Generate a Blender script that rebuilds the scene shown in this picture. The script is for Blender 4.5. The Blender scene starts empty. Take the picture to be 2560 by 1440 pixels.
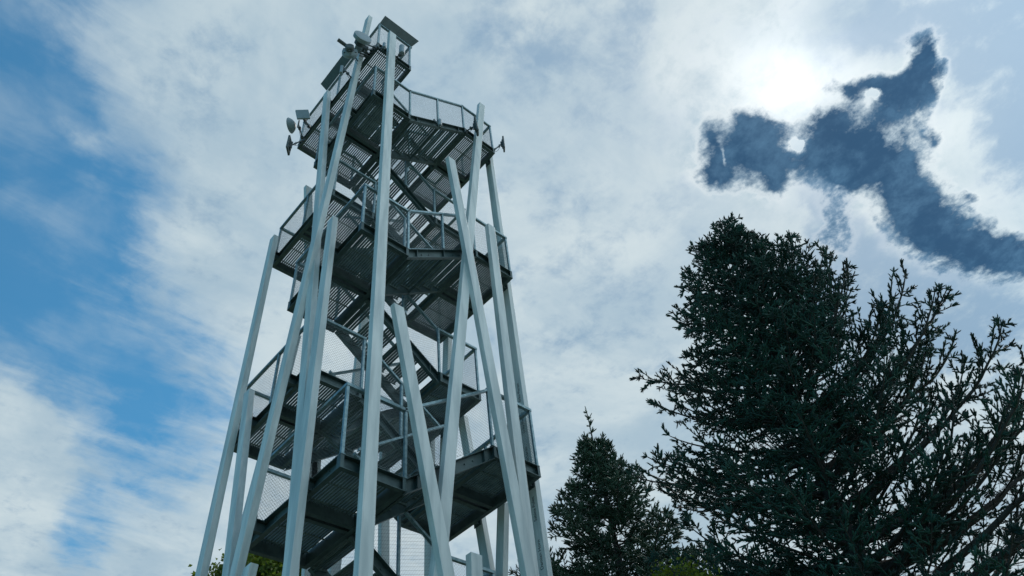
import bpy, math, random
import numpy as np
from mathutils import Vector, Matrix

sc = bpy.context.scene
COL = sc.collection
rng = np.random.default_rng(7)
random.seed(7)

# ------------------------------------------------------------------ camera
# X runs along the tower's front face, Y away from the camera, Z up (metres)
FPX = 1870.0
R_ = Vector((0.742693, -0.663053, -0.093644))
U_ = Vector((-0.444826, -0.593041, 0.671142))
F_ = Vector((0.500537, 0.456797, 0.73539))
CAMZ = 1.6
cam_d = bpy.data.cameras.new('camera')
cam = bpy.data.objects.new('camera', cam_d)
COL.objects.link(cam)
cam_d.sensor_width = 36.0
cam_d.lens = 36.0 * FPX / 2560.0
cam_d.clip_start = 0.05
cam_d.clip_end = 6000
M = Matrix((R_, U_, -F_)).transposed().to_4x4()
M.translation = Vector((0, 0, CAMZ))
cam.matrix_world = M
sc.camera = cam

sc.view_settings.view_transform = 'Standard'
sc.view_settings.look = 'None'
sc.view_settings.gamma = 1
sc.view_settings.exposure = 0.0
sc.view_settings.use_curve_mapping = False

# ------------------------------------------------------------------ sun
SUN = Vector((0.5925, 0.0506, 0.8040)).normalized()
sl = bpy.data.lights.new('sun', 'SUN')
sl.energy = 1.4
sl.angle = math.radians(10)
sl.color = (1.0, 0.96, 0.9)
so = bpy.data.objects.new('sun', sl)
COL.objects.link(so)
so.rotation_euler = SUN.to_track_quat('Z', 'Y').to_euler()
so.location = (0, 0, 60)

# ------------------------------------------------------------------ sky
world = bpy.data.worlds.new('World')
sc.world = world
world.use_nodes = True
nt = world.node_tree
nt.nodes.clear()


class NG:
    """small helper that writes node maths"""
    def __init__(s, nt): s.nt = nt
    def n(s, t, **kw):
        nd = s.nt.nodes.new(t)
        for k, v in kw.items(): setattr(nd, k, v)
        return nd
    def link(s, a, b): s.nt.links.new(a, b)
    def put(s, sock, v):
        if hasattr(v, 'is_linked'): s.link(v, sock)
        else: sock.default_value = v
    def m(s, op, a, b=None, c=None, clamp=False):
        nd = s.n('ShaderNodeMath', operation=op); nd.use_clamp = clamp
        s.put(nd.inputs[0], a)
        if b is not None: s.put(nd.inputs[1], b)
        if c is not None: s.put(nd.inputs[2], c)
        return nd.outputs[0]
    def v(s, op, a, b=None, scale=None):
        nd = s.n('ShaderNodeVectorMath', operation=op)
        s.put(nd.inputs[0], a)
        if b is not None: s.put(nd.inputs[1], b)
        if scale is not None: s.put(nd.inputs['Scale'], scale)
        return nd.outputs['Value'] if op in ('DOT_PRODUCT', 'LENGTH') else nd.outputs[0]
    def noise(s, vec, scale, detail=5, rough=0.55, dist=0.0, color=False):
        nd = s.n('ShaderNodeTexNoise')
        nd.inputs['Scale'].default_value = scale
        nd.inputs['Detail'].default_value = detail
        nd.inputs['Roughness'].default_value = rough
        nd.inputs['Distortion'].default_value = dist
        s.put(nd.inputs['Vector'], vec)
        return nd.outputs['Color'] if color else nd.outputs['Fac']
    def ss(s, x, lo, hi):
        nd = s.n('ShaderNodeMapRange', interpolation_type='SMOOTHSTEP')
        s.put(nd.inputs[0], x)
        nd.inputs[1].default_value = lo; nd.inputs[2].default_value = hi
        return nd.outputs[0]
    def mix(s, f, a, b):
        nd = s.n('ShaderNodeMix', data_type='RGBA')
        s.put(nd.inputs[0], f); s.put(nd.inputs[6], a); s.put(nd.inputs[7], b)
        return nd.outputs[2]


g = NG(nt)


def plane(px, py):
    """where a line of sight meets the flat cloud layer: (x/z, y/z)"""
    d = F_ * FPX + R_ * (px - 1280) - U_ * (py - 720)
    return np.array([d.x / d.z, d.y / d.z])


tc = g.n('ShaderNodeTexCoord')
D = g.v('NORMALIZE', tc.outputs['Generated'])
sx = g.n('ShaderNodeSeparateXYZ'); g.link(D, sx.inputs[0])
zc = g.m('MAXIMUM', sx.outputs[2], 0.06)
cp = g.n('ShaderNodeCombineXYZ')
g.link(g.m('DIVIDE', sx.outputs[0], zc), cp.inputs[0])
g.link(g.m('DIVIDE', sx.outputs[1], zc), cp.inputs[1])
P0 = cp.outputs[0]
# billow the layer: domain warp at two sizes
w1 = g.v('SUBTRACT', g.noise(P0, 6.0, 3, 0.5, color=True), (0.5, 0.5, 0.5))
w2 = g.v('SUBTRACT', g.noise(P0, 24.0, 4, 0.6, color=True), (0.5, 0.5, 0.5))
PW = g.v('ADD', g.v('ADD', P0, g.v('SCALE', w1, scale=0.10)), g.v('SCALE', w2, scale=0.045))
flat = g.n('ShaderNodeVectorMath', operation='MULTIPLY')
g.link(PW, flat.inputs[0]); flat.inputs[1].default_value = (1, 1, 0)
PW = flat.outputs[0]


def field(blobs, pos):
    acc = None
    for (px, py, ax, ay, ang, amp) in blobs:
        c = plane(px, py)
        J = np.stack([(plane(px + 4, py) - c) / 4, (plane(px, py + 4) - c) / 4], 1)
        Ji = np.linalg.inv(J)
        a = math.radians(ang)
        Rm = np.array([[math.cos(a), math.sin(a)], [-math.sin(a), math.cos(a)]])
        Mx = np.diag([1.0 / ax, 1.0 / ay]) @ Rm @ Ji
        q = g.v('SUBTRACT', pos, (c[0], c[1], 0))
        e1 = g.v('DOT_PRODUCT', q, (Mx[0, 0], Mx[0, 1], 0))
        e2 = g.v('DOT_PRODUCT', q, (Mx[1, 0], Mx[1, 1], 0))
        r2 = g.m('MULTIPLY_ADD', e1, e1, g.m('MULTIPLY', e2, e2))
        ex = g.m('EXPONENT', g.m('MULTIPLY', r2, -1.0))
        acc = g.m('MULTIPLY_ADD', ex, amp, acc if acc is not None else 0.0)
    return acc


dark = [(1875, 375, 100, 85, 0, 1.0), (1895, 310, 55, 45, 0, .5), (1772, 430, 36, 45, 0, .9), (1785, 345, 26, 36, 0, .45),
        (1945, 440, 40, 40, 0, .6), (2105, 365, 90, 85, 0, 1.0), (2070, 300, 50, 40, 0, .4), (2108, 430, 50, 40, 0, .5),
        (2020, 420, 50, 28, 0, .4), (2190, 212, 80, 34, -8, .8), (2245, 265, 75, 60, -35, .8), (2318, 130, 40, 62, 0, 1.0),
        (2295, 210, 46, 60, 0, .6), (2120, 232, 22, 24, 0, .6), (2215, 420, 95, 75, 30, .9), (2290, 520, 85, 95, 20, 1.0),
        (2380, 600, 100, 70, 30, .9), (2480, 640, 100, 52, 10, .9), (2575, 640, 70, 45, 10, .8), (2080, 580, 42, 80, 0, .42),
        (2325, 342, 26, 14, 0, .5), (2002, 368, 22, 20, 0, -.95), (2176, 246, 22, 11, -25, -1.0), (1800, 375, 9, 26, 0, -.6),
        (1975, 275, 40, 26, -20, -.8), (2440, 485, 26, 16, 0, .4)]
white = [(1930, 190, 190, 110, 0, 1.3), (1700, 170, 90, 170, 0, .55), (2370, 320, 80, 60, 0, .8), (1745, 420, 70, 70, 0, .7),
         (2050, 520, 170, 75, 0, .8), (1950, 10, 160, 50, 0, .6), (2500, 480, 110, 90, 0, .6), (2290, 70, 120, 80, 0, .55),
         (1225, 80, 45, 45, 0, .5), (2150, 150, 100, 60, -20, .6), (2230, 620, 60, 60, 0, .4)]
blue = [(0, 240, 240, 360, 0, 1.1), (20, 860, 120, 120, 0, .5), (100, 640, 220, 270, 0, 1.0), (300, 560, 100, 170, 0, .45), (270, 900, 230, 160, 0, .8),
        (420, 1060, 170, 150, 0, .62), (330, 1230, 160, 120, 0, .25), (200, 1330, 70, 130, 0, .5),
        (20, 1130, 120, 180, 0, -.8), (150, 60, 120, 60, 20, -.3), (200, 340, 80, 35, 0, -.35), (60, 110, 60, 90, 0, -.25),
        (60, 700, 50, 60, 0, -.1)]
grey = [(1800, 560, 60, 40, 0, .0), (1480, 760, 160, 200, 0, .35), (2300, 30, 200, 60, 0, .6), (1450, 200, 120, 200, 0, .45), (2330, 790, 300, 130, 10, 1.5), (2560, 60, 110, 170, 0, 1.3), (2580, 320, 90, 170, 0, 1.0), (2070, 590, 70, 110, 0, .9), (2030, 700, 120, 60, 0, .7), (1270, 90, 150, 120, 0, .6), (1400, 520, 90, 90, 0, .25), (2150, 60, 130, 70, 0, .5),
        (2480, 200, 100, 160, 0, .55), (1570, 60, 60, 120, 0, .5), (480, 300, 120, 400, 0, .35), (2080, 470, 60, 50, 0, .4),
        (2350, 120, 200, 120, 0, .4)]
fD = field(dark, PW)
fW = field(white, PW)
fB = field(blue, PW)
fG = field(grey, PW)
n_big = g.noise(P0, 3.2, 6, 0.6, 0.4)
n_mid = g.noise(P0, 11.0, 7, 0.62, 0.3)
n_fine = g.noise(P0, 34.0, 6, 0.65, 0.2)
vs = g.n('ShaderNodeMapping'); vs.inputs['Scale'].default_value = (3.0, 13.0, 1.0)
vs.inputs['Rotation'].default_value = (0, 0, math.radians(35))
g.link(P0, vs.inputs[0])
n_str = g.noise(vs.outputs[0], 1.0, 6, 0.6, 0.6)     # wind-drawn streaks

# clear blue behind everything
st = g.n('ShaderNodeTexSky', sky_type='NISHITA')
st.sun_disc = False
st.sun_elevation = math.radians(53.5)
st.sun_rotation = math.radians(85.1)
st.air_density = 1.0; st.dust_density = 0.6; st.ozone_density = 2.0
tint = g.n('ShaderNodeMix', data_type='RGBA', blend_type='MULTIPLY')
tint.inputs[0].default_value = 1.0
g.link(st.outputs[0], tint.inputs[6])
tint.inputs[7].default_value = (0.44, 1.28, 1.42, 1)
bg_sky = g.n('ShaderNodeBackground'); bg_sky.inputs['Strength'].default_value = 0.10
g.link(tint.outputs[2], bg_sky.inputs['Color'])

# veil of high cloud
col = g.mix(g.ss(g.m('ADD', n_big, g.m('MULTIPLY', n_str, 0.18)), 0.42, 0.78), (0.385, 0.52, 0.62, 1), (0.585, 0.69, 0.735, 1))
# sunlit puffs
wm = g.m('ADD', g.m('MULTIPLY', fW, 0.75), g.m('ADD', g.m('MULTIPLY_ADD', n_mid, 2.2, -1.25), g.m('MULTIPLY_ADD', n_fine, 0.7, -0.35)))
wm2 = g.m('MULTIPLY', g.ss(wm, -0.25, 0.95), g.ss(fW, 0.0, 0.6))
wm2 = g.m('ADD', wm2, g.m('MULTIPLY', g.m('MULTIPLY_ADD', n_fine, 0.5, -0.25), g.ss(fW, 0.1, 0.6)), clamp=True)
col = g.mix(g.m('MULTIPLY', wm2, 0.8), col, (0.72, 0.80, 0.83, 1))
fG = g.m('MINIMUM', fG, 0.9)
gm = g.m('MULTIPLY', g.ss(g.m('ADD', fG, g.m('ADD', g.m('MULTIPLY_ADD', n_mid, 2.2, -1.1), g.m('MULTIPLY_ADD', n_fine, 0.9, -0.45))), -0.02, 1.0), 0.88)
col = g.mix(gm, col, (0.20, 0.345, 0.505, 1))
# glow round the hidden sun
sd = g.v('DOT_PRODUCT', D, (SUN.x, SUN.y, SUN.z))
ang = g.m('ARCCOSINE', g.m('MINIMUM', sd, 0.99999))
glow = g.m('EXPONENT', g.m('MULTIPLY', g.m('POWER', g.m('DIVIDE', ang, 0.066), 1.6), -1.0))
glow2 = g.m('EXPONENT', g.m('MULTIPLY', g.m('DIVIDE', ang, 0.20), -1.0))
gl = g.m('MULTIPLY_ADD', glow, 0.36, g.m('MULTIPLY', glow2, 0.11))
gl = g.m('MULTIPLY', gl, g.m('MULTIPLY_ADD', n_mid, 1.6, 0.2))
glc = g.n('ShaderNodeCombineXYZ')
g.link(g.m('MULTIPLY', gl, 1.0), glc.inputs[0]); g.link(g.m('MULTIPLY', gl, 0.97), glc.inputs[1]); g.link(g.m('MULTIPLY', gl, 0.93), glc.inputs[2])
col = g.v('ADD', col, glc.outputs[0])
# the thick dark cloud
n_xf = g.noise(P0, 95.0, 5, 0.65, 0.2)
dd = g.m('ADD', g.m('MINIMUM', fD, 1.15), g.m('ADD', g.m('MULTIPLY_ADD', n_mid, 1.5, -0.75), g.m('MULTIPLY_ADD', n_fine, 0.95, -0.475)))
dd = g.m('ADD', dd, g.m('MULTIPLY_ADD', n_xf, 0.4, -0.2))
dd = g.m('ADD', g.m('MULTIPLY', g.m('SUBTRACT', dd, 0.0), g.ss(fD, 0.0, 0.25)), 0.0)
dm = g.ss(dd, 0.10, 0.80)
rim = g.m('MULTIPLY', g.m('MULTIPLY', g.ss(dd, -0.10, 0.14), g.ss(g.m('SUBTRACT', 0.5, dd), 0.0, 0.3)), 0.32)
rim = g.m('MULTIPLY', rim, g.ss(glow2, 0.05, 0.4))
col = g.mix(rim, col, (0.90, 0.94, 0.95, 1))
dv_ = g.m('ADD', n_mid, g.m('MULTIPLY', n_fine, 0.45))
dcol = g.mix(g.ss(dv_, 0.62, 1.02), (0.021, 0.080, 0.172, 1), (0.080, 0.19, 0.32, 1))
dcol = g.mix(g.m('MULTIPLY', g.ss(dd, 0.85, 0.2), 0.45), dcol, (0.13, 0.27, 0.41, 1))
col = g.mix(g.m('MULTIPLY', dm, 0.97), col, dcol)
# brightness added to the unseen clouds behind the camera, to light the column fronts
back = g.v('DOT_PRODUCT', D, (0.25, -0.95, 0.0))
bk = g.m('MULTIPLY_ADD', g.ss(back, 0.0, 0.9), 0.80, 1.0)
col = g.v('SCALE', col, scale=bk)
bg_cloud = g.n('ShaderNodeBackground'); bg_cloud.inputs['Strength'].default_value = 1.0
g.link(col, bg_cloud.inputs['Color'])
# where the veil opens
west = g.v('DOT_PRODUCT', D, (-1.0, 0.1, 0.0))
fB = g.m('ADD', fB, g.m('MULTIPLY', g.ss(west, 0.05, 0.5), 1.1))
bb = g.m('SUBTRACT', g.m('ADD', fB, g.m('MULTIPLY_ADD', n_big, 0.9, -0.45)), g.m('ADD', g.m('ADD', g.m('MULTIPLY_ADD', n_mid, 1.4, -0.7), g.m('MULTIPLY_ADD', n_fine, 0.25, -0.125)), g.m('MULTIPLY_ADD', n_str, 1.0, -0.5)))
bm_ = g.m('MULTIPLY', g.m('MULTIPLY', g.ss(bb, -0.30, 1.0), 0.96), g.ss(fB, 0.0, 0.35))
bm_ = g.m('MULTIPLY', bm_, g.m('MULTIPLY_ADD', dm, -1.0, 1.0))
wisp = g.ss(g.m('MULTIPLY_ADD', n_str, 0.25, g.m('MULTIPLY', g.noise(P0, 5.0, 6, 0.55, 0.3), 0.75)), 0.42, 0.68)
bm_ = g.m('MULTIPLY', bm_, g.m('MULTIPLY_ADD', wisp, -0.34, 1.0))
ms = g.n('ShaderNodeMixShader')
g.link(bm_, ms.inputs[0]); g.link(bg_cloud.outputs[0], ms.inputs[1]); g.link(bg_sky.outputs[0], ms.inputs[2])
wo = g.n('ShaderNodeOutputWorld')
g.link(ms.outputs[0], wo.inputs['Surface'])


# ------------------------------------------------------------------ materials
def mat(name, base, rough=0.6, metal=0.0, var=0.25, scale=8.0, bump=0.0, streak=False, tint=None, spec=0.5, detail=6):
    m = bpy.data.materials.new(name); m.use_nodes = True
    t = NG(m.node_tree)
    b = m.node_tree.nodes['Principled BSDF']
    tcn = t.n('ShaderNodeTexCoord')
    vec = tcn.outputs['Object']
    if streak:
        mp = t.n('ShaderNodeMapping'); mp.inputs['Scale'].default_value = (1, 1, 0.12)
        t.link(vec, mp.inputs[0]); vec = mp.outputs[0]
    n1 = t.noise(vec, scale, detail, 0.6)
    c2 = tint if tint else tuple(c * (1 - var) for c in base)
    colr = t.mix(t.ss(n1, 0.32, 0.68), (*c2, 1), (*base, 1))
    t.link(colr, b.inputs['Base Color'])
    t.link(t.m('MULTIPLY_ADD', n1, 0.25, rough - 0.12), b.inputs['Roughness'])
    b.inputs['Metallic'].default_value = metal
    b.inputs['Specular IOR Level'].default_value = spec
    if bump:
        bn = t.n('ShaderNodeBump'); bn.inputs['Strength'].default_value = bump
        bn.inputs['Distance'].default_value = 0.01
        t.link(t.noise(tcn.outputs['Object'], scale * 4, 4), bn.inputs['Height'])
        t.link(bn.outputs[0], b.inputs['Normal'])
    return m


M_leg = mat('painted_column', (0.74, 0.78, 0.78), 0.5, var=0.10, scale=5.5, streak=True, tint=(0.48, 0.545, 0.56), bump=0.05)
M_galv = mat('galvanised_steel', (0.30, 0.42, 0.46), 0.45, 0.6, scale=14, tint=(0.15, 0.24, 0.27), bump=0.08)
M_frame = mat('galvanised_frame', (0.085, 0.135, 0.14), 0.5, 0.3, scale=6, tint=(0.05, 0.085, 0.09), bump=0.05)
M_slat = mat('deck_slats', (0.20, 0.27, 0.27), 0.55, 0.15, scale=5, tint=(0.11, 0.16, 0.165), bump=0.05)
M_wire = mat('wire_net', (0.16, 0.20, 0.21), 0.5, 0.6, scale=20)
M_ant = mat('antenna_plastic', (0.27, 0.35, 0.40), 0.5, var=0.12, scale=10)
M_antd = mat('antenna_dark', (0.10, 0.13, 0.14), 0.6, var=0.3, scale=18)
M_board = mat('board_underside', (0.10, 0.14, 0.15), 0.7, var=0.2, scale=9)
M_bolt = mat('bolt_dark', (0.04, 0.05, 0.06), 0.6, 0.3, scale=30)
M_ink = mat('ink', (0.02, 0.03, 0.035), 0.7, scale=30)
M_ground = mat('ground_grass_gravel', (0.20, 0.21, 0.16), 0.95, var=0.35, scale=0.7, tint=(0.08, 0.12, 0.04), bump=0.2)
M_bark = mat('spruce_bark', (0.05, 0.046, 0.04), 0.9, var=0.4, scale=18, bump=0.6)
M_twig = mat('bare_twigs', (0.03, 0.03, 0.028), 0.9, var=0.3, scale=20)
M_need = mat('blue_spruce_needles', (0.032, 0.105, 0.080), 0.6, var=0.4, scale=2.6, tint=(0.007, 0.024, 0.020), spec=0.3)
M_need2 = mat('green_spruce_needles', (0.050, 0.110, 0.070), 0.6, var=0.4, scale=2.0, tint=(0.018, 0.045, 0.030), spec=0.3)
M_leaf = mat('broad_leaves', (0.24, 0.31, 0.035), 0.55, var=0.5, scale=1.4, tint=(0.045, 0.085, 0.015), spec=0.35)
M_leaf2 = mat('bush_leaves', (0.20, 0.25, 0.02), 0.55, var=0.5, scale=4, tint=(0.06, 0.10, 0.012), spec=0.3)


for m_ in (M_leaf, M_leaf2):      # thin leaves let light through
    t_ = NG(m_.node_tree); b_ = m_.node_tree.nodes['Principled BSDF']; o_ = m_.node_tree.nodes['Material Output']
    tr_ = t_.n('ShaderNodeBsdfTranslucent'); src = b_.inputs['Base Color'].links[0].from_socket
    t_.link(src, tr_.inputs['Color']); mx_ = t_.n('ShaderNodeMixShader'); mx_.inputs[0].default_value = 0.45
    t_.link(b_.outputs[0], mx_.inputs[1]); t_.link(tr_.outputs[0], mx_.inputs[2]); t_.link(mx_.outputs[0], o_.inputs['Surface'])


# ------------------------------------------------------------------ mesh builder
class MB:
    def __init__(s): s.v = []; s.f = []
    def add(s, vs, fs):
        o = len(s.v); s.v.extend([tuple(x) for x in vs]); s.f.extend([tuple(i + o for i in q) for q in fs])
    def beam(s, p, q, u, v):
        """box from p to q; u, v are half-width vectors of the section"""
        p, q, u, v = Vector(p), Vector(q), Vector(u), Vector(v)
        vs = [p - u - v, p + u - v, p + u + v, p - u + v, q - u - v, q + u - v, q + u + v, q - u + v]
        fs = [(0, 1, 2, 3), (4, 7, 6, 5), (0, 4, 5, 1), (1, 5, 6, 2), (2, 6, 7, 3), (3, 7, 4, 0)]
        if (q - p).dot(u.cross(v)) < 0: fs = [tuple(reversed(x)) for x in fs]
        else: fs = fs
        fs = [tuple(reversed(x)) for x in fs] if False else fs
        s.add(vs, fs)
    def tube(s, p, q, r0, r1=None, n=8, cap=True):
        p, q = Vector(p), Vector(q); r1 = r0 if r1 is None else r1
        d = (q - p).normalized(); a = d.orthogonal().normalized(); b = d.cross(a)
        vs = []
        for c, r in ((p, r0), (q, r1)):
            for i in range(n):
                t = 2 * math.pi * i / n
                vs.append(c + (a * math.cos(t) + b * math.sin(t)) * r)
        fs = [(i, (i + 1) % n, n + (i + 1) % n, n + i) for i in range(n)]
        if cap: fs += [tuple(reversed(range(n))), tuple(range(n, 2 * n))]
        s.add(vs, fs)
    def revolve(s, c, axis, prof, n=28):
        """prof: list of (distance along axis, radius)"""
        c = Vector(c); d = Vector(axis).normalized(); a = d.orthogonal().normalized(); b = d.cross(a)
        vs = []
        for (h, r) in prof:
            for i in range(n):
                t = 2 * math.pi * i / n
                vs.append(c + d * h + (a * math.cos(t) + b * math.sin(t)) * r)
        fs = []
        for k in range(len(prof) - 1):
            for i in range(n):
                j = (i + 1) % n
                fs.append((k * n + i, k * n + j, (k + 1) * n + j, (k + 1) * n + i))
        s.add(vs, fs)
    def build(s, name, m, parent=None, origin=None, smooth=False):
        o0 = Vector(origin) if origin is not None else Vector((0, 0, 0))
        me = bpy.data.meshes.new(name)
        me.from_pydata([(x[0] - o0.x, x[1] - o0.y, x[2] - o0.z) for x in s.v], [], s.f)
        me.materials.append(m)
        if smooth: me.shade_smooth()
        ob = bpy.data.objects.new(name, me); COL.objects.link(ob)
        if parent is not None:
            ob.parent = parent
        ob.location = o0 - (abs_loc(parent) if parent is not None else Vector((0, 0, 0)))
        return ob


def abs_loc(o):
    v = Vector((0, 0, 0))
    while o is not None:
        v += o.location; o = o.parent
    return v


def np_mesh(name, V, Fq, m, parent=None, loops=4):
    me = bpy.data.meshes.new(name)
    V = np.asarray(V, np.float32); Fq = np.asarray(Fq, np.int32)
    me.vertices.add(len(V)); me.vertices.foreach_set('co', V.ravel())
    me.loops.add(Fq.size); me.loops.foreach_set('vertex_index', Fq.ravel())
    me.polygons.add(len(Fq))
    me.polygons.foreach_set('loop_start', np.arange(0, Fq.size, loops, dtype=np.int32))
    me.update(calc_edges=True)
    me.materials.append(m)
    ob = bpy.data.objects.new(name, me); COL.objects.link(ob)
    if parent is not None: ob.parent = parent
    return ob


def empty(name, loc=(0, 0, 0), label=None, cat=None, group=None):
    o = bpy.data.objects.new(name, None); COL.objects.link(o); o.location = loc
    o.empty_display_size = 0.3
    if label: o['label'] = label
    if cat: o['category'] = cat
    if group: o['group'] = group
    return o


# ------------------------------------------------------------------ ground
gm_ = MB()
NG_ = 40
for i in range(NG_ + 1):
    for j in range(NG_ + 1):
        x = -1500 + 3000 * i / NG_; y = -1500 + 3000 * j / NG_
        gm_.v.append((x, y, 0.0))
for i in range(NG_):
    for j in range(NG_):
        a = i * (NG_ + 1) + j
        gm_.f.append((a, a + NG_ + 1, a + NG_ + 2, a + 1))
go = gm_.build('ground', M_ground); go['kind'] = 'structure'

# ------------------------------------------------------------------ tower
S = 1.2
aF, aK, aM, aB = 5.929 * S, 6.993 * S, 7.987 * S, 9.043 * S
bL, bM, bS, bR = 3.440 * S, 4.2985 * S, 5.7107 * S, 6.5528 * S
Z0, DZ = 1.6 + 4.8873 * S, 1.0244 * S
def ZK(k): return Z0 + k * DZ
CH = 0.212       # channel height
FL = 0.070       # flange
KMIN, KTOP = -6, 10
VX, VY, VZ = Vector((1, 0, 0)), Vector((0, 1, 0)), Vector((0, 0, 1))

tower = empty('lookout_tower', ((bL + bR) / 2, (aF + aB) / 2, 0),
              'tall steel lookout tower with zigzag stairs, mesh railings and pale slanted columns', 'tower')


def channel(mb, p, q, out, h=CH, fl=FL, ext=0.0):
    """C section: p-q is the top outer flange edge, web set back, flanges point towards out"""
    p, q, out = Vector(p), Vector(q), Vector(out)
    w = -out * fl
    mb.beam(p + w - VZ * (h / 2), q + w - VZ * (h / 2), out * 0.005, VZ * (h / 2))
    c = -out * (fl / 2 - 0.004)
    for dz in (-0.006, -h + 0.006):
        mb.beam(p + c + VZ * dz, q + c + VZ * dz, out * (fl / 2), VZ * 0.006)


def landing_range(k):
    if k >= KTOP: return aF, aB
    return (aF, aM) if k % 4 in (0, 1) else (aK, aB)


def is_left(k): return k % 2 == 0


def make_landing(k):
    z = ZK(k); a0, a1 = landing_range(k)
    b0, b1 = (bL, bM) if is_left(k) else (bS, bR)
    fr = MB()
    channel(fr, (b0, a0, z), (b1, a0, z), -VY)
    channel(fr, (b0, a1, z), (b1, a1, z), VY)
    channel(fr, (b0, a0 + FL + .006, z - .001), (b0, a1 - FL - .006, z - .001), -VX)
    channel(fr, (b1, a0 + FL + .006, z - .001), (b1, a1 - FL - .006, z - .001), VX)
    # close the corners of the flanges and stiffen the webs
    for (bx, sx_) in ((b0, 1), (b1, -1)):
        for (ay, sy) in ((a0, 1), (a1, -1)):
            fr.beam((bx + sx_ * .003, ay + sy * .045, z - .014), (bx + sx_ * .003, ay + sy * .045, z - CH + .014), VX * .0025, VY * .045)
            fr.beam((bx + sx_ * .030, ay + sy * .003, z - .014), (bx + sx_ * .030, ay + sy * .003, z - CH + .014), VX * .024, VY * .0025)
    mid = (a0 + a1) / 2
    mids = [mid] if k < KTOP else [aK, aM]
    for mm in mids:
        channel(fr, (b0 + FL + .006, mm - .035, z - .004), (b1 - FL - .006, mm - .035, z - .004), VY, h=CH - .008)
        channel(fr, (b0 + FL + .006, mm + .035, z - .004), (b1 - FL - .006, mm + .035, z - .004), -VY, h=CH - .008)
        fr.beam((b0 + FL + .01, mm, z - .05), (b1 - FL - .01, mm, z - .05), VY * .034, VZ * .004)
    # bolts of the column brackets
    for bx, nrm in ((b0 + FL - .012, -1), (b1 - FL + .012, 1)):
        for ay in np.linspace(a0 + .35, a1 - .35, 5):
            for dz in (.06, .15):
                fr.tube((bx, ay, z - dz), (bx + nrm * .012, ay, z - dz), .010, n=6)
    lab = None
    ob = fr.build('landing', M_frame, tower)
    # slats run away from the camera, in bays between the cross beams
    sl_ = MB()
    ys = [a0 + .012] + sum([[mm - .04, mm + .04] for mm in mids], []) + [a1 - .012]
    pitch, wd, dp = .047, .026, .028
    for i in range(0, len(ys), 2):
        x = b0 + FL + .03
        while x < b1 - FL - .02:
            sl_.beam((x, ys[i] + FL, z - .022), (x, ys[i + 1] - (FL if i + 2 >= len(ys) else 0), z - .022), VX * (wd / 2), VZ * (dp / 2))
            x += pitch
        for yy in (ys[i] + FL + .12, (ys[i] + ys[i + 1]) / 2, ys[i + 1] - FL - .08):
            sl_.beam((b0 + FL + .005, yy, z - .044), (b1 - FL - .005, yy, z - .044), VY * .012, VZ * .006)
    sl_.build('deck_slats', M_slat, ob)
    return ob


def strip(k):
    """a-range of the flight that climbs from landing k to k+1"""
    return [(aF, aK), (aK, aM), (aM, aB), (aK, aM)][k % 4]


NR = 7


def make_flight(k):
    z0, z1 = ZK(k), ZK(k + 1)
    a0, a1 = strip(k)
    xb, xt = (bM, bS) if is_left(k) else (bS, bM)
    sgn = 1 if xt > xb else -1
    st_ = MB()
    for (ay, out) in ((a0 + .004, -VY), (a1 - .004, VY)):
        if abs(ay - aF) > .1 and abs(ay - aB) > .1: ay = ay - out.y * .035
        # bottom kick, slope, top
        channel(st_, (xb, ay, z0 - .001), (xt, ay, z1 - .001), out, h=CH + .03)
        for t in (0.12, 0.5, 0.88):
            xx = xb + (xt - xb) * t; zz = z0 + (z1 - z0) * t
            st_.beam((xx, ay - out.y * .035, zz - .02), (xx, ay - out.y * .035, zz - CH), VX * .004, VY * .030)
        for t in (.2, .3, .66, .76):
            xx = xb + (xt - xb) * t; zz = z0 + (z1 - z0) * t - CH * .55
            st_.tube((xx, ay - out.y * .062, zz), (xx, ay - out.y * .048, zz), .013, n=6)
    for t in (.04, .5, .96):
        xx = xb + (xt - xb) * t; zz = z0 + (z1 - z0) * t - CH - .012
        st_.beam((xx, a0 + .04, zz), (xx, a1 - .04, zz), VX * .02, VZ * .012)
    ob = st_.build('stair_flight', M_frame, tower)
    run = (xt - xb) / (NR - 1)
    y0, y1 = a0 + FL + .05, a1 - FL - .05
    for i in range(NR - 1):
        zz = z0 + (z1 - z0) * (i + 1) / NR
        xs = xb + run * i
        tr = MB()
        nsl = 5
        for j in range(nsl):
            xx = xs + run * (j + .5) / nsl + sgn * .004
            tr.beam((xx, y0, zz - .015), (xx, y1, zz - .015), VX * .017, VZ * .015)
        for yy in (y0 + .008, y1 - .008):
            tr.beam((xs + run * .02, yy, zz - .05), (xs + run * 1.0, yy, zz - .05), VY * .006, VZ * .018)
        if k >= -1:
            tr.build('tread', M_slat, ob)
        else:
            tr.build('tread', M_slat, ob)
    return ob


RH = 1.2


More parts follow.
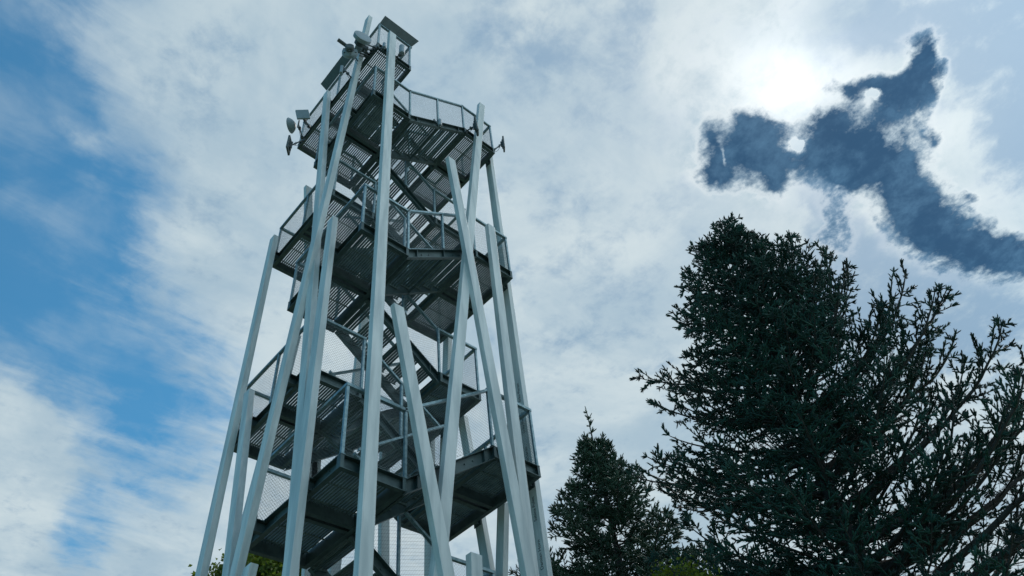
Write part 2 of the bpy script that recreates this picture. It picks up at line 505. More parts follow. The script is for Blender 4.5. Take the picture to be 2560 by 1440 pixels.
def net(mb, p, q, h0=.05, h1=RH - .085, step=.058, r=.0016):
    """diamond wire net between two uprights; p, q at deck height (may slope)"""
    p, q = Vector(p), Vector(q)
    L = (Vector((q.x, q.y, 0)) - Vector((p.x, p.y, 0))).length
    if L < .1: return
    H = h1 - h0
    m0, m1 = .035, L - .035
    nrm = Vector((q.x - p.x, q.y - p.y, 0)).normalized().cross(VZ)
    def P(s_, h): return p + (q - p) * (s_ / L) + VZ * (h0 + h) + nrm * 0.012 * math.sin(math.pi * h / H)
    def wire(A, B, rr):
        d = (B - A).normalized(); a = nrm; b = d.cross(a)
        vs = []
        for c in (A, B):
            for t in (0, 2.094, 4.189):
                vs.append(c + (a * math.cos(t) + b * math.sin(t)) * rr)
        mb.add(vs, [(0, 1, 4, 3), (1, 2, 5, 4), (2, 0, 3, 5)])
    for sg in (1, -1):
        s0 = m0 - H if sg > 0 else m0
        end = m1 if sg > 0 else m1 + H
        s_ = s0 + random.random() * .03
        while s_ < end:
            # line s = s_ + sg*h
            ha, hb = 0.0, H
            if sg > 0:
                ha = max(ha, m0 - s_); hb = min(hb, m1 - s_)
            else:
                ha = max(ha, s_ - m1); hb = min(hb, s_ - m0)
            if hb - ha > .02: wire(P(s_ + sg * ha, ha), P(s_ + sg * hb, hb), r)
            s_ += step
    for h in (0, H): wire(P(m0, h), P(m1, h), r * 1.6)
    for s_ in (m0, m1): wire(P(s_, 0), P(s_, H), r * 1.4)


def railing(segs, posts, k):
    """segs: list of (p, q) at deck level, posts: list of points"""
    rl = MB()
    for p, q in segs:
        p, q = Vector(p), Vector(q)
        d = Vector((q.x - p.x, q.y - p.y, 0)).normalized(); n = d.cross(VZ)
        rl.beam(p + VZ * (RH - .025) - d * .026, q + VZ * (RH - .025) + d * .026, n * .029, VZ * .025)
    sep = k >= -1
    ob = None
    if not sep:
        for p in posts: rl.beam(Vector(p) + VZ * -CH, Vector(p) + VZ * (RH - .05), VX * .021, VY * .021)
    ob = rl.build('railing', M_galv, tower)
    if sep:
        for p in posts:
            pm = MB(); p = Vector(p)
            pm.beam(p, p + VZ * (RH - .052), VX * .021, VY * .021)
            pm.beam(p, p + VZ * .008, VX * .034, VY * .034)
            for hz in (.35, .8):
                pm.tube(p + VZ * hz - VX * .03, p + VZ * hz + VX * .03, .006, n=5)
            pm.build('post', M_galv, ob)
    nm = MB()
    for p, q in segs: net(nm, p, q)
    nm.build('wire_net', M_wire, ob)
    return ob


def rails_for_landing(k):
    z = ZK(k); a0, a1 = landing_range(k); e = .030
    bo, bi = (bL + e, bM) if is_left(k) else (bR - e, bS)
    pn, pc0, pc1, pf = (bi, a0 + e, z), (bo, a0 + e, z), (bo, a1 - e, z), (bi, a1 - e, z)
    segs = [(pn, pc0), (pc0, pc1), (pc1, pf)]
    posts = [pn, pc0, (bo, (a0 + a1) / 2, z), (bo, (a0 + a1) / 2 + (.62 if k == KTOP else 0), z), pc1, pf]
    if k < KTOP: posts.pop(3)
    if k == KTOP:
        segs += [((bM - e, a0 + e, z), (bM - e, aK, z)), ((bM - e, aM, z), (bM - e, a1 - e, z))]
        posts += [(bM - e, aK - .03, z), (bM - e, aM + .03, z)]
        posts[0] = (bM - e, a0 + e, z); posts[5] = (bM - e, a1 - e, z)
    railing(segs, posts, k)


def rails_for_flight(k):
    z0, z1 = ZK(k), ZK(k + 1)
    a0, a1 = strip(k); e = .030
    xb, xt = (bM, bS) if is_left(k) else (bS, bM)
    for ay in (a0 + e + (.03 if abs(a0 - aF) > .1 else 0), a1 - e - (.03 if abs(a1 - aB) > .1 else 0)):
        railing([((xb, ay, z0), (xt, ay, z1))], [((xb + xt) / 2, ay, (z0 + z1) / 2 + .02)], k)


for k in range(KMIN, KTOP + 1):
    if k > KMIN or True:
        make_landing(k)
        rails_for_landing(k)
for k in range(KMIN, KTOP):
    make_flight(k)
    rails_for_flight(k)

# columns: (facade, top, lower point) ; they run on down to the ground
LEGS = [
    ('L', (3.93, 7.34, 21.32), (3.93, 9.18, 6.71)),
    ('L', (4.0, 9.26, 20.13), (4.0, 7.8, 6.06)),
    ('L', (3.99, 7.94, 13.18), (3.99, 7.8, 6.06)),
    ('L', (3.97, 10.61, 15.29), (3.97, 10.5, 7.24)),
    ('L', (3.98, 10.18, 10.5), (3.98, 9.54, 6.82)),
    ('L', (3.95, 8.82, 6.63), (3.95, 8.84, 6.51)),
    ('F', (4.43, 6.96, 20.4), (4.46, 6.96, 5.82)),
    ('F', (7.45, 7.0, 20.22), (5.57, 7.0, 6.13)),
    ('F', (6.11, 6.9, 16.04), (7.08, 6.9, 6.49)),
    ('F', (7.23, 7.0, 14.57), (7.25, 7.0, 6.58)),
    ('F', (4.78, 6.9, 10.41), (5.63, 6.9, 6.1)),
    ('F', (6.15, 6.95, 6.55), (6.14, 6.95, 6.26)),
    ('R', (8.01, 7.49, 18.71), (8.01, 7.44, 6.97)),
    ('R', (8.01, 9.14, 11.06), (8.01, 8.71, 7.66)),
    ('R', (8.01, 8.21, 8.59), (8.01, 8.41, 7.39)),
    ('R', (8.01, 9.51, 13.54), (8.01, 9.72, 10.87)),
    ('R', (8.01, 10.21, 11.17), (8.01, 10.29, 8.22)),
    ('B', (4.7, 11.0, 18.36), (5.14, 11.0, 15.0)),
    ('B', (5.04, 11.0, 13.14), (4.66, 11.0, 7.64)),
    ('B', (7.41, 11.0, 11.1), (7.49, 11.0, 8.39)),
    ('B', (5.84, 11.0, 10.28), (5.96, 11.0, 7.98)),
    ('B', (6.75, 11.0, 16.5), (6.45, 11.0, 8.07)),
]
leg_objs = []
for i, (fc, t, l) in enumerate(LEGS):
    t, l = Vector(t), Vector(l)
    gp = t + (l - t) * (t.z / (t.z - l.z))
    W, T = .097, .057
    if fc in 'FB': u, v = VX * W, VY * T
    else: u, v = VX * T, VY * W
    mb = MB(); mb.beam(gp, t, u, v)
    # thin cap plate and foot plate
    mb.beam(gp + VZ * .0, gp + VZ * .02, u * 1.8, v * 2.2)
    ob = mb.build('column', M_leg, tower)
    bv = ob.modifiers.new('bevel', 'BEVEL'); bv.width = .006; bv.segments = 2; bv.limit_method = 'ANGLE'
    leg_objs.append((ob, fc, gp, t))
    # stub brackets where the column passes a landing
    for k in range(KMIN + 1, KTOP + 1):
        z = ZK(k)
        if z > t.z - .05: continue
        a0, a1 = landing_range(k)
        b0, b1 = (bL, bM) if is_left(k) else (bS, bR)
        pt = gp + (t - gp) * (z / t.z)
        if fc in 'LR':
            if (fc == 'L') != is_left(k) or not (a0 + .04 < pt.y < a1 - .04): continue
            edge = bL if fc == 'L' else bR
            x0 = pt.x + (T if fc == 'L' else -T)
            p, q = Vector((x0, pt.y - .05, z - .002)), Vector((edge + (FL if fc == 'L' else -FL), pt.y - .05, z - .002))
            o_ = VY
        else:
            if not (b0 + .04 < pt.x < b1 - .04): continue
            if fc == 'F' and k % 4 not in (0, 1) and k < KTOP: continue
            if fc == 'B' and k % 4 in (0, 1) and k < KTOP: continue
            edge = aF if fc == 'F' else aB
            y0_ = pt.y + (T if fc == 'F' else -T)
            p, q = Vector((pt.x - .05, y0_, z - .002)), Vector((pt.x - .05, edge + (FL if fc == 'F' else -FL), z - .002))
            o_ = VX
        bk = MB()
        channel(bk, p - VZ * .012, q - VZ * .012, o_ * -1, h=CH - .024)
        bk.beam(p - VZ * .10 - o_ * -.05, p - VZ * .10 + (q - p).normalized() * .012 - o_ * -.05, o_ * .085, VZ * .125)
        bk.build('bracket', M_frame, ob)

# names painted on the inner face of the tall column at the right corner
lo, fc, gp, tp = leg_objs[12]
for nm_, zt, sz in (('Erika Marsen', 10.55, .085), ('Erika Marxen', 9.85, .085), ('Donald Tscheron', 9.0, .09), ('Sabina Polec', 8.1, .09), ('Damian Horn', 7.3, .09)):
    cu = bpy.data.curves.new('name_text', 'FONT'); cu.body = nm_; cu.size = sz; cu.extrude = .0008; cu.align_x = 'CENTER'; cu.align_y = 'CENTER'
    tmp = bpy.data.objects.new('tmp_text', cu); COL.objects.link(tmp)
    dg = bpy.context.evaluated_depsgraph_get(); dg.update()
    me = bpy.data.meshes.new_from_object(tmp.evaluated_get(dg))
    bpy.data.objects.remove(tmp)
    me.materials.clear(); me.materials.append(M_ink)
    to = bpy.data.objects.new('painted_name', me); COL.objects.link(to); to.parent = lo
    dv = (tp - gp).normalized()
    c = gp + (tp - gp) * (zt / tp.z)
    xa = dv; za = Vector((-1, 0, 0)); ya = za.cross(xa).normalized()
    xa = ya.cross(za)
    mt = Matrix((xa, ya, za)).transposed().to_4x4()
    mt.translation = Vector((c.x - .057 - .0012, c.y, c.z))
    to.matrix_local = Matrix.Translation(-abs_loc(lo)) @ mt
    # parent offset is a pure translation


# ------------------------------------------------------------------ antennas and boards on the tower
AG = 'radio antennas clamped to the upper railings of the tower'
RH_ = Vector((0.7459, -0.6660, 0)).normalized()


def cable(mb, p, q, sag=.12, r=.006):
    p, q = Vector(p), Vector(q); pr = p
    for i in range(1, 9):
        t = i / 8; c = p.lerp(q, t) - VZ * sag * math.sin(math.pi * t)
        mb.tube(pr, c, r, n=5, cap=False); pr = c


def mount(root, p, q, pole=.34):
    """arm from antenna p to tower point q with clamps"""
    p, q = Vector(p), Vector(q)
    a = MB()
    a.tube(p, q, .018, n=8)
    a.tube(p - VZ * pole / 2, p + VZ * pole / 2, .020, n=10)
    a.build('mount_arm', M_antd, root)
    c = MB()
    d = (q - p).normalized()
    for t in (.25, .8):
        m = p.lerp(q, t)
        c.beam(m - d * .03, m + d * .03, d.cross(VZ).normalized() * .035, VZ * .04)
        c.tube(m - VZ * .07, m + VZ * .07, .007, n=5)
        c.tube(m - VZ * .07 + d * .03, m + VZ * .07 + d * .03, .007, n=5)
    c.build('clamp', M_antd, root)
    cb = MB(); cable(cb, p + VZ * .03, q - VZ * .05, .14)
    cb.build('cable', M_bolt, root)


def dish(pos, nrm, r, depth, att, label, drum=True, face=True):
    pos, nrm = Vector(pos), Vector(nrm).normalized()
    root = empty('dish_antenna', pos, label, 'antenna', AG)
    d = MB()
    if face:      # flat radome with a deep rim
        d.revolve(pos, nrm, [(.012, .0005), (.010, r * .6), (0, r * .97), (-.012, r), (-depth, r * .96), (-depth - .05, r * .45), (-depth - .06, .001)])
    else:         # open parabola
        d.revolve(pos, nrm, [(-depth, .001), (-depth * .9, r * .35), (-depth * .5, r * .74), (-depth * .12, r * .95), (0, r), (.006, r * 1.02), (0, r * .985), (-depth * .5 + .01, r * .72), (-depth + .012, .001)])
    d.build('reflector', M_ant, root, pos, smooth=False)
    if drum:
        e = MB()
        e.revolve(pos - nrm * (depth + .04), nrm, [(0, .001), (0, r * .55), (-.10, r * .55), (-.12, r * .4), (-.12, .001)], n=18)
        for t in range(6):
            o = nrm.orthogonal().normalized(); o.rotate(Matrix.Rotation(t * 1.047, 3, nrm))
            e.beam(pos - nrm * (depth + .02), pos - nrm * (depth + .02) + o * r * .9, nrm * .012, nrm.cross(o) * .006)
        e.build('transceiver', M_antd, root, pos)
    mount(root, pos - nrm * (depth + .08), att)
    return root


def panel(pos, nrm, w, h, t, att, label, tilt=0, m=None):
    pos, nrm = Vector(pos), Vector(nrm).normalized()
    root = empty('panel_antenna', pos, label, 'antenna', AG)
    s_ = nrm.cross(VZ).normalized()
    up = s_.cross(nrm).normalized()
    up = (up + s_ * tilt).normalized(); s_ = nrm.cross(up)
    b = MB(); b.beam(pos - up * h / 2, pos + up * h / 2, s_ * w / 2, nrm * t / 2)
    ob = b.build('housing', m or M_ant, root, pos)
    bv = ob.modifiers.new('bevel', 'BEVEL'); bv.width = min(t, w) * .22; bv.segments = 2
    f = MB(); f.beam(pos - nrm * (t / 2 + .012) - up * h * .3, pos - nrm * (t / 2 + .012) + up * h * .3, s_ * w * .25, nrm * .012)
    f.build('heat_sink', M_antd, root, pos)
    mount(root, pos - nrm * (t / 2 + .04), att, pole=h * .5)
    return root


# positions in metres
dish((3.62, 6.93, 19.06), (-.15, -1, .05), .225, .10, (4.15, 7.16, 19.55), 'large round dish with flat bluish cover at the top corner of the tower')
dish((3.68, 7.36, 19.40), (-1, .25, .1), .17, .14, (4.12, 7.30, 19.60), 'mottled drum-backed dish tucked directly below the large round dish', face=True)
dish((3.56, 7.36, 18.72), (.55, .75, .15), .19, .08, (4.12, 7.75, 19.35), 'dish seen from its ribbed back, between the long side board and the drum-backed dish', drum=True)
# tubular horn
hp = Vector((3.35, 7.34, 18.96))
root = empty('horn_antenna', hp, 'slim open-ended tube pointing out to the left above the ribbed dish', 'antenna', AG)
h_ = MB(); h_.revolve(hp, (-1, 0, .05), [(.16, .037), (.16, .045), (-.16, .045), (-.20, .02), (-.20, .001)], n=20)
h_.revolve(hp, (-1, 0, .05), [(.16, .037), (-.1, .037), (-.1, .001)], n=20)
h_.build('tube', M_antd, root, hp); mount(root, hp + Vector((.2, 0, 0)), (4.12, 7.45, 19.5), .2)
panel((3.50, 7.54, 18.10), -RH_, .10, .34, .07, (4.12, 8.0, 18.95), 'small upright pale box on an arm below the middle of the long side board')
panel((3.74, 9.95, 19.68), (-.5, -1, -.35), .34, .30, .06, (4.14, 10.25, 19.8), 'square flat panel tilted over the left corner, above the small open parabolic dish', tilt=.3)
dish((3.62, 10.33, 19.50), -RH_ * .8 - VZ * .1 + F_ * .25, .21, .15, (4.13, 10.55, 19.55), 'open parabolic dish facing left off the far corner of the top deck', drum=False, face=False)
panel((3.60, 10.03, 18.12), -RH_, .26, .55, .05, (4.13, 10.40, 19.45), 'dark upright panel seen edge on, under the parabolic dish', m=M_antd)
panel((6.88, 6.72, 18.10), RH_ + VZ * .1, .22, .52, .05, (6.85, 7.16, 18.35), 'dark slanted panel in front of the column tip right of the curved railing', m=M_antd, tilt=.15)
panel((8.22, 7.08, 19.10), RH_, .20, .46, .045, (7.86, 7.16, 18.5), 'dark panel sticking out alone past the right corner of the upper deck', m=M_antd, tilt=.15)
# small round whip housings on the front
for (pp, att, r_, hh, lab) in (((4.67, 6.84, 19.60), (4.62, 7.14, 19.55), .075, .42, 'pale upright cylinder hanging under the front board, right of the column tip'),
                               ((4.17, 6.86, 19.20), (4.20, 7.14, 19.55), .045, .24, 'short thin cylinder at the front corner of the top deck, left of the column tip'),
                               ((5.87, 6.92, 17.45), (5.87, 7.14, 17.9), .05, .28, 'small rounded housing on the sloping stair edge below the curved railing')):
    pp = Vector(pp); root = empty('cylinder_antenna', pp, lab, 'antenna', AG)
    c_ = MB(); c_.revolve(pp, VZ, [(-hh / 2, .001), (-hh / 2, r_ * .9), (-hh / 2 + .02, r_), (hh / 2 - .03, r_), (hh / 2, r_ * .7), (hh / 2, .001)], n=20)
    c_.build('housing', M_ant, root, pp); mount(root, pp - VZ * (hh / 2 + .02), att, .12)

# tilted information boards on the top railing
def board(c0, c1, c2, c3, label):
    c = [Vector(x) for x in (c0, c1, c2, c3)]
    root = empty('information_board', c[0], label, 'board', 'tilted boards on the top railing')
    n = (c[1] - c[0]).cross(c[3] - c[0]).normalized() * .012
    b = MB(); b.add([x - n for x in c] + [x + n for x in c], [(0, 1, 2, 3), (7, 6, 5, 4), (0, 4, 5, 1), (1, 5, 6, 2), (2, 6, 7, 3), (3, 7, 4, 0)])
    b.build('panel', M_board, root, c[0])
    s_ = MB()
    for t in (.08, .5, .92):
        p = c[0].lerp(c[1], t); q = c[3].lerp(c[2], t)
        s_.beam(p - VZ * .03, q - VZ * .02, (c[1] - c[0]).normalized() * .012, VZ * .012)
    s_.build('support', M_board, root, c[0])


board((bL + .02, 7.12, 20.985), (bM + .02, 7.12, 20.985), (bM + .13, 6.96, 21.20), (bL + .06, 6.96, 21.20), 'dark board tilted over the front end of the top railing')
board((4.12, 9.62, 20.985), (4.12, 8.25, 20.985), (3.94, 8.32, 21.20), (3.94, 9.66, 21.20), 'long dark board tilted over the left side of the top railing')


# ------------------------------------------------------------------ conifers
def tubes_np(segs, n=5):
    """segs: array (N,8): p(3) q(3) r0 r1 -> verts, quads"""
    A = np.asarray(segs, float)
    p, q, r0, r1 = A[:, :3], A[:, 3:6], A[:, 6], A[:, 7]
    d = q - p; L = np.linalg.norm(d, axis=1, keepdims=True); d = d / np.maximum(L, 1e-6)
    ref = np.where(np.abs(d[:, 2:3]) > .9, np.array([[1., 0, 0]]), np.array([[0, 0, 1.]]))
    a = np.cross(d, ref); a /= np.linalg.norm(a, axis=1, keepdims=True); b = np.cross(d, a)
    t = np.arange(n) * 2 * np.pi / n
    ring = a[:, None, :] * np.cos(t)[None, :, None] + b[:, None, :] * np.sin(t)[None, :, None]
    V = np.concatenate([p[:, None, :] + ring * r0[:, None, None], q[:, None, :] + ring * r1[:, None, None]], 1)
    i = np.arange(n); j = (i + 1) % n
    Fq = np.stack([i, j, n + j, n + i], 1)
    F_all = Fq[None] + (np.arange(len(A)) * 2 * n)[:, None, None]
    return V.reshape(-1, 3), F_all.reshape(-1, 4)


def shoots_np(sh, r):
    """needle-clad shoots: tapered core plus splayed needle tufts. sh: (N,7) p, dir, len, (N) radius scale"""
    A = np.asarray(sh, float); N = len(A)
    p, d, L = A[:, :3], A[:, 3:6], A[:, 6:7]
    d = d / np.linalg.norm(d, axis=1, keepdims=True)
    ref = rng.normal(size=(N, 3)); a = np.cross(d, ref); a /= np.linalg.norm(a, axis=1, keepdims=True); b = np.cross(d, a)
    Vs = []; Fs = []; off = 0
    # core: 3 sided spindle of 3 rings (fused)
    n = 4
    t = np.arange(n) * 2 * np.pi / n
    rr = rng.uniform(.8, 1.2, size=(N, 1, 1)) * r * .62
    ring = a[:, None] * np.cos(t)[None, :, None] + b[:, None] * np.sin(t)[None, :, None]
    R0 = p[:, None] + ring * rr * .35
    R1 = (p + d * L * .25)[:, None] + ring * rr
    R2 = (p + d * L * .8)[:, None] + ring * rr * .85
    R3 = (p + d * L)[:, None] + ring * rr * .38
    V = np.concatenate([R0, R1, R2, R3], 1)
    i = np.arange(n); j = (i + 1) % n
    F = np.concatenate([np.stack([i + o, j + o, j + o + n, i + o + n], 1) for o in (0, n, 2 * n)])
    Vs.append(V.reshape(-1, 3)); Fs.append((F[None] + (np.arange(N) * 4 * n)[:, None, None]).reshape(-1, 4)); off += N * 4 * n
    # needle tufts: thin quads pointing forward and outwards
    for kx in range(12):
        s_ = (kx + rng.uniform(0, 1, size=(N, 1))) / 12
        th = rng.uniform(0, 2 * np.pi, size=(N, 1))
        o = a * np.cos(th) + b * np.sin(th); w = np.cross(d, o)
        base = p + d * L * s_
        tip = base + d * r * .8 + o * r * rng.uniform(1.0, 1.55, size=(N, 1))
        hw = r * .13
        V = np.stack([base - w * hw, base + w * hw, tip + w * hw * .4, tip - w * hw * .4], 1)
        Vs.append(V.reshape(-1, 3)); Fs.append(np.arange(N * 4).reshape(N, 4) + off); off += N * 4
    return np.concatenate(Vs), np.concatenate(Fs)


def rodrigues(v, k, ang):
    return v * math.cos(ang) + np.cross(k, v) * math.sin(ang) + k * np.dot(k, v) * (1 - math.cos(ang))


def unit(v): return v / max(np.linalg.norm(v), 1e-9)


def spruce(name, base, H, zmin, length_fn, rise_fn, whorl, label, mneedle, bare_fn, seed, shoot_r=.0150, tw=.064, group='blue spruces right of the tower', leaders=(), lean=(0, 0), swirl=0.0):
    rg = np.random.default_rng(seed)
    base = np.array(base, float)
    trunk, wood, thin, shoots = [], [], [], []
    # trunk, slightly wavy
    pts = []
    nseg = 26
    for i in range(nseg + 1):
        t = i / nseg
        off = np.array([math.sin(t * 5 + seed) * .06 + lean[0] * t ** 3, math.cos(t * 4 + seed * 2) * .06 + lean[1] * t ** 3, 0]) * (t > 0)
        pts.append(base + np.array([0, 0, H * t]) + off)
    r_at = lambda t: max(.016, .17 * H / 11 * (1 - t) ** .9 + .008)
    for i in range(nseg):
        trunk.append([*pts[i], *pts[i + 1], r_at(i / nseg), r_at((i + 1) / nseg)])
    def trunk_at(z):
        t = (z - base[2]) / H * nseg; i = int(min(max(t, 0), nseg - 1)); return pts[i] + (pts[i + 1] - pts[i]) * (t - i)

    def add_shoot(p, d, L): shoots.append([*p, *d, L])

    def lateral(p, d, L, bare, up):
        """second order branch with its twigs"""
        n = max(2, int(L / .085)); pp = p.copy(); dd = unit(d)
        side = unit(np.cross(dd, up))
        for i in range(n):
            t = i / n
            dd = unit(dd + np.array([0, 0, .01 + .04 * t]) + rg.normal(size=3) * .09)
            q = pp + dd * (L / n)
            if bare and t < .55:
                thin.append([*pp, *q, .006 * (1 - t) + .003, .006 * (1 - t - 1 / n) + .003])
                if rg.random() < .8:
                    e = unit(dd * .5 + side * rg.choice([-1, 1]) + rg.normal(size=3) * .5)
                    l_ = rg.uniform(.08, .28)
                    m_ = q + e * l_
                    thin.append([*q, *m_, .003, .0016])
                    if rg.random() < .6:
                        e2 = unit(e + rg.normal(size=3) * .6)
                        thin.append([*(q + e * l_ * .5), *(q + e * l_ * .5 + e2 * l_ * .6), .0022, .0014])
            else:
                thin.append([*pp, *q, .005, .004])
                add_shoot(pp, dd, L / n * 1.15)
                for sd_ in (-1, 1):
                    if rg.random() < .9:
                        e = unit(dd * rg.uniform(.7, 1.1) + side * sd_ * rg.uniform(.6, 1) + np.array([0, 0, rg.uniform(-.25, .45)]))
                        l_ = rg.uniform(.6, 1.35) * tw * (1.15 - .4 * t)
                        s0 = pp + (q - pp) * rg.uniform(0, 1)
                        add_shoot(s0, e, l_)
                        if rg.random() < .35:
                            add_shoot(s0 + e * l_ * .6, unit(e + dd * .8 + rg.normal(size=3) * .3), l_ * .8)
                if rg.random() < .4:
                    add_shoot(pp, unit(dd * .6 + np.array([0, 0, 1]) + rg.normal(size=3) * .3), tw * rg.uniform(.5, 1.1))
            pp = q
        for _ in range(3):
            add_shoot(pp, unit(dd + rg.normal(size=3) * .35), tw * rg.uniform(.8, 1.5))

    def main_branch(z, az, L, rise, bare):
        p = trunk_at(z).copy()
        hd = np.array([math.cos(az), math.sin(az), 0])
        n = max(4, int(L / .17)); ds = L / n
        r0 = max(.008, .011 * L + .006)
        slope = rise
        for i in range(n):
            t = (i + 1) / n
            sl = slope + .55 * t * t
            d = unit(hd * math.cos(sl) + np.array([0, 0, math.sin(sl)]) + rg.normal(size=3) * .05)
            q = p + d * ds
            ra, rb = r0 * (1 - (t - 1 / n) * .8), r0 * (1 - t * .8)
            wood.append([*p, *q, ra, rb])
            ll = (.14 + .40 * L ** .8 * (1 - t) ** .8 * (.35 + .65 * min(1, t * 3))) * rg.uniform(.7, 1.25)
            if t > .10:
                inner = t < bare
                side = unit(np.cross(d, np.array([0, 0, 1.])))
                up = np.cross(side, d)
                for sd_ in (-1, 1):
                    if rg.random() < (.35 if inner else .07): continue
                    an = rg.uniform(.75, 1.15)
                    e = unit(d * math.cos(an) + side * sd_ * math.sin(an) + up * rg.uniform(-.15, .35))
                    lateral(p + (q - p) * rg.random(), e, ll * (1.0 if not inner else 1.0), inner, up)
                if rg.random() < .5 and not inner:
                    e = unit(d * .5 + up * rg.uniform(.6, 1.1) + side * rg.normal() * .5)
                    lateral(q, e, ll * .55, False, side)
                if rg.random() < .35 and not inner:
                    e = unit(d * .6 - up * rg.uniform(.4, .9) + side * rg.normal() * .5)
                    lateral(q, e, ll * .5, False, side)
            p = q
        for _ in range(5):
            add_shoot(p, unit(d + rg.normal(size=3) * .4), tw * rg.uniform(.9, 1.6))
        return p

    z = zmin
    while z < H - .25:
        tt = z / H
        nb = int(round(whorl * (0.8 + .4 * rg.random())))
        a0 = rg.uniform(0, 6.28)
        for i in range(nb):
            az = a0 + 6.283 * i / nb + rg.normal() * .22
            az -= swirl * math.sin(az - AZR)
            rs = rise_fn(tt, az) + rg.normal() * .09
            gain = math.sin(rs) + .16; L = .8
            for _ in range(12): L = .5 * L + .5 * length_fn(H - z - gain * L, az)
            L = max(.12, L * rg.uniform(.72, 1.08 if math.cos(az - AZR) < .3 else .98))
            main_branch(z + rg.uniform(-.1, .1), az, L, rs, bare_fn(tt, az))
        z += rg.uniform(.26, .36) * (1 - .35 * tt)
    # leader tips
    top = pts[-1]
    for (dx, dy, dz, hh) in [(0, 0, 0, .45)] + list(leaders):
        b0 = trunk_at(H - dz) + np.array([dx, dy, 0]); pth = b0
        for i in range(int(hh / .09)):
            q = pth + np.array([rg.normal() * .006, rg.normal() * .006, .09])
            thin.append([*pth, *q, .007, .006]); add_shoot(pth, q - pth, .10)
            if i % 2 == 0:
                for _ in range(3 if i < hh / .09 - 2 else 5):
                    th = rg.uniform(0, 6.28); add_shoot(pth, np.array([math.cos(th), math.sin(th), rg.uniform(.5, 1.2)]), rg.uniform(.09, .17) * (1.2 - i * .09 / hh * .5))
            pth = q
    root = empty(name, tuple(base), label, 'tree', group)
    V, Fq = tubes_np(trunk, 12); np_mesh('trunk', V - base, Fq, M_bark, root)
    V, Fq = tubes_np(wood, 6); np_mesh('branches', V - base, Fq, M_bark, root)
    V, Fq = tubes_np(thin, 3); np_mesh('twigs', V - base, Fq, M_twig, root)
    V, Fq = shoots_np(shoots, shoot_r); np_mesh('needles', V - base, Fq, mneedle, root)
    print(name, 'shoots', len(shoots), 'twigs', len(thin), 'branches', len(wood))
    return root


AZR = math.atan2(R_.y, R_.x)     # direction of the open side


def big_len(dz, az):
    """reach of a limb whose tip ends dz below the treetop"""
    c = max(0.0, math.cos(az - AZR))
    L = min(1.15 * max(0.03, dz) ** .5 + .14, 2.6)
    return L * (1.0 + .64 * c ** 1.5 + .04 * max(0, -math.cos(az - AZR))) * (1 - .42 * max(0, math.cos(az + 2.79)))


def big_rise(t, az):
    c = math.cos(az - AZR)
    return .02 + .38 * t + .42 * max(0, c) ** 1.5 * t


def big_bare(t, az):
    c = math.cos(az - AZR)
    return .24 + .55 * max(0, c) * (1.10 - t) + .18 * (1 - t)


spruce('blue_spruce', (8.05, 2.93, 0), 10.75, 2.6, big_len, big_rise, 8.6,
       'huge dark blue spruce with bare inner limbs fanning out at the right', M_need, big_bare, 3,
       lean=(.12, -.10), swirl=.14, leaders=[(.35, -.3, .35, .4), (-.4, .35, .45, .4), (.7, -.6, .75, .45), (.1, .3, .4, .3)])


def small_len(dz, az): return .72 * max(0.02, dz) ** .92


spruce('young_spruce', (10.75, 8.05, 0), 11.2, 4.6, small_len, lambda t, az: -.12 + .30 * t, 4.2,
       'smaller slender spruce with a pointed top, between the tower and the huge spruce', M_need2, lambda t, az: .22, 11, shoot_r=.019, tw=.10, leaders=[(0, 0, 0, .8)])


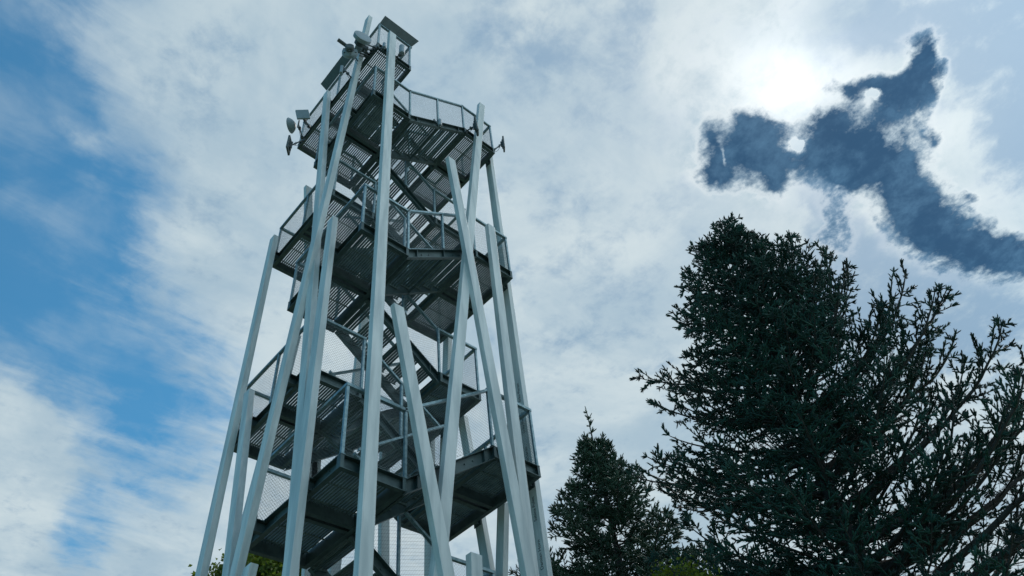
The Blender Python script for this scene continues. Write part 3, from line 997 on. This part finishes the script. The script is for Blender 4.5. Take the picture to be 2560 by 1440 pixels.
# ------------------------------------------------------------------ broad-leaved trees
def leafy(name, base, H, blobs, nleaf, size, label, m, seed, group=None):
    rg = np.random.default_rng(seed); base = np.array(base, float)
    root = empty(name, tuple(base), label, 'tree' if 'tree' in name else 'bush', group)
    C = np.array([b[:3] for b in blobs]); Rb = np.array([b[3] for b in blobs])
    segs = []
    top = C.mean(0); fork = np.array([0, 0, H * .45])
    segs.append([0, 0, 0, *fork, .035 * H * .4, .02 * H * .4])
    tw = []
    for c, r in zip(C, Rb):
        mid = fork * .5 + c * .5 + rg.normal(size=3) * .15
        segs.append([*fork, *mid, .008 * H, .006 * H]); segs.append([*mid, *c, .006 * H, .003 * H])
        for _ in range(26):
            e = unit(rg.normal(size=3) + np.array([0, 0, .5])); tw.append([*c, *(c + e * r * rg.uniform(.6, 1.1)), .0016 * H, .0008 * H])
    w = Rb ** 2; idx = rg.choice(len(blobs), nleaf, p=w / w.sum())
    # clumps of leaves on the twig ends
    ncl = nleaf // 14
    ci = rg.choice(len(blobs), ncl, p=w / w.sum())
    e = rg.normal(size=(ncl, 3)); e /= np.linalg.norm(e, axis=1, keepdims=True)
    cc = C[ci] + e * (Rb[ci] * rg.uniform(.45, 1.08, size=ncl))[:, None]
    k = rg.integers(0, ncl, nleaf)
    p = cc[k] + rg.normal(size=(nleaf, 3)) * size * 1.5
    n = rg.normal(size=(nleaf, 3)) + np.array([0, 0, .8]); n /= np.linalg.norm(n, axis=1, keepdims=True)
    a = np.cross(n, rg.normal(size=(nleaf, 3))); a /= np.linalg.norm(a, axis=1, keepdims=True); b = np.cross(n, a)
    s_ = size * rg.uniform(.6, 1.2, size=(nleaf, 1))
    fold = n * s_ * .25
    V = np.stack([p - a * s_ * .5, p + b * s_ * .38 + fold, p + a * s_ * .6, p - b * s_ * .38 + fold], 1).reshape(-1, 3)
    np_mesh('leaves', V, np.arange(nleaf * 4).reshape(-1, 4), m, root)
    V, Fq = tubes_np(segs + tw, 6); np_mesh('branches', V, Fq, M_bark, root)
    return root


leafy('broadleaf_tree', (9.0, 19.2, 0), 13.2,
      [(0, 0, 12.1, 1.0), (-.55, .5, 11.8, .9), (.6, -.5, 11.9, .9), (-1.0, .9, 11.2, .9), (1.1, -1.0, 11.0, 1.0), (0, 0, 10.6, 1.8), (.15, -.1, 12.7, .55), (-.95, .85, 12.0, .45)],
      26000, .14, 'leafy yellow-green tree rising behind the foot of the tower', M_leaf, 5)
leafy('leafy_bush', (5.85, 3.76, 0), 5.1,
      [(0, 0, 4.60, .27), (.16, -.14, 4.48, .24), (-.16, .14, 4.44, .24), (0, 0, 4.1, .42), (.25, -.22, 4.0, .3), (-.25, .22, 3.9, .3)],
      11000, .040, 'bright yellow-green bush top below the two spruces', M_leaf2, 9)
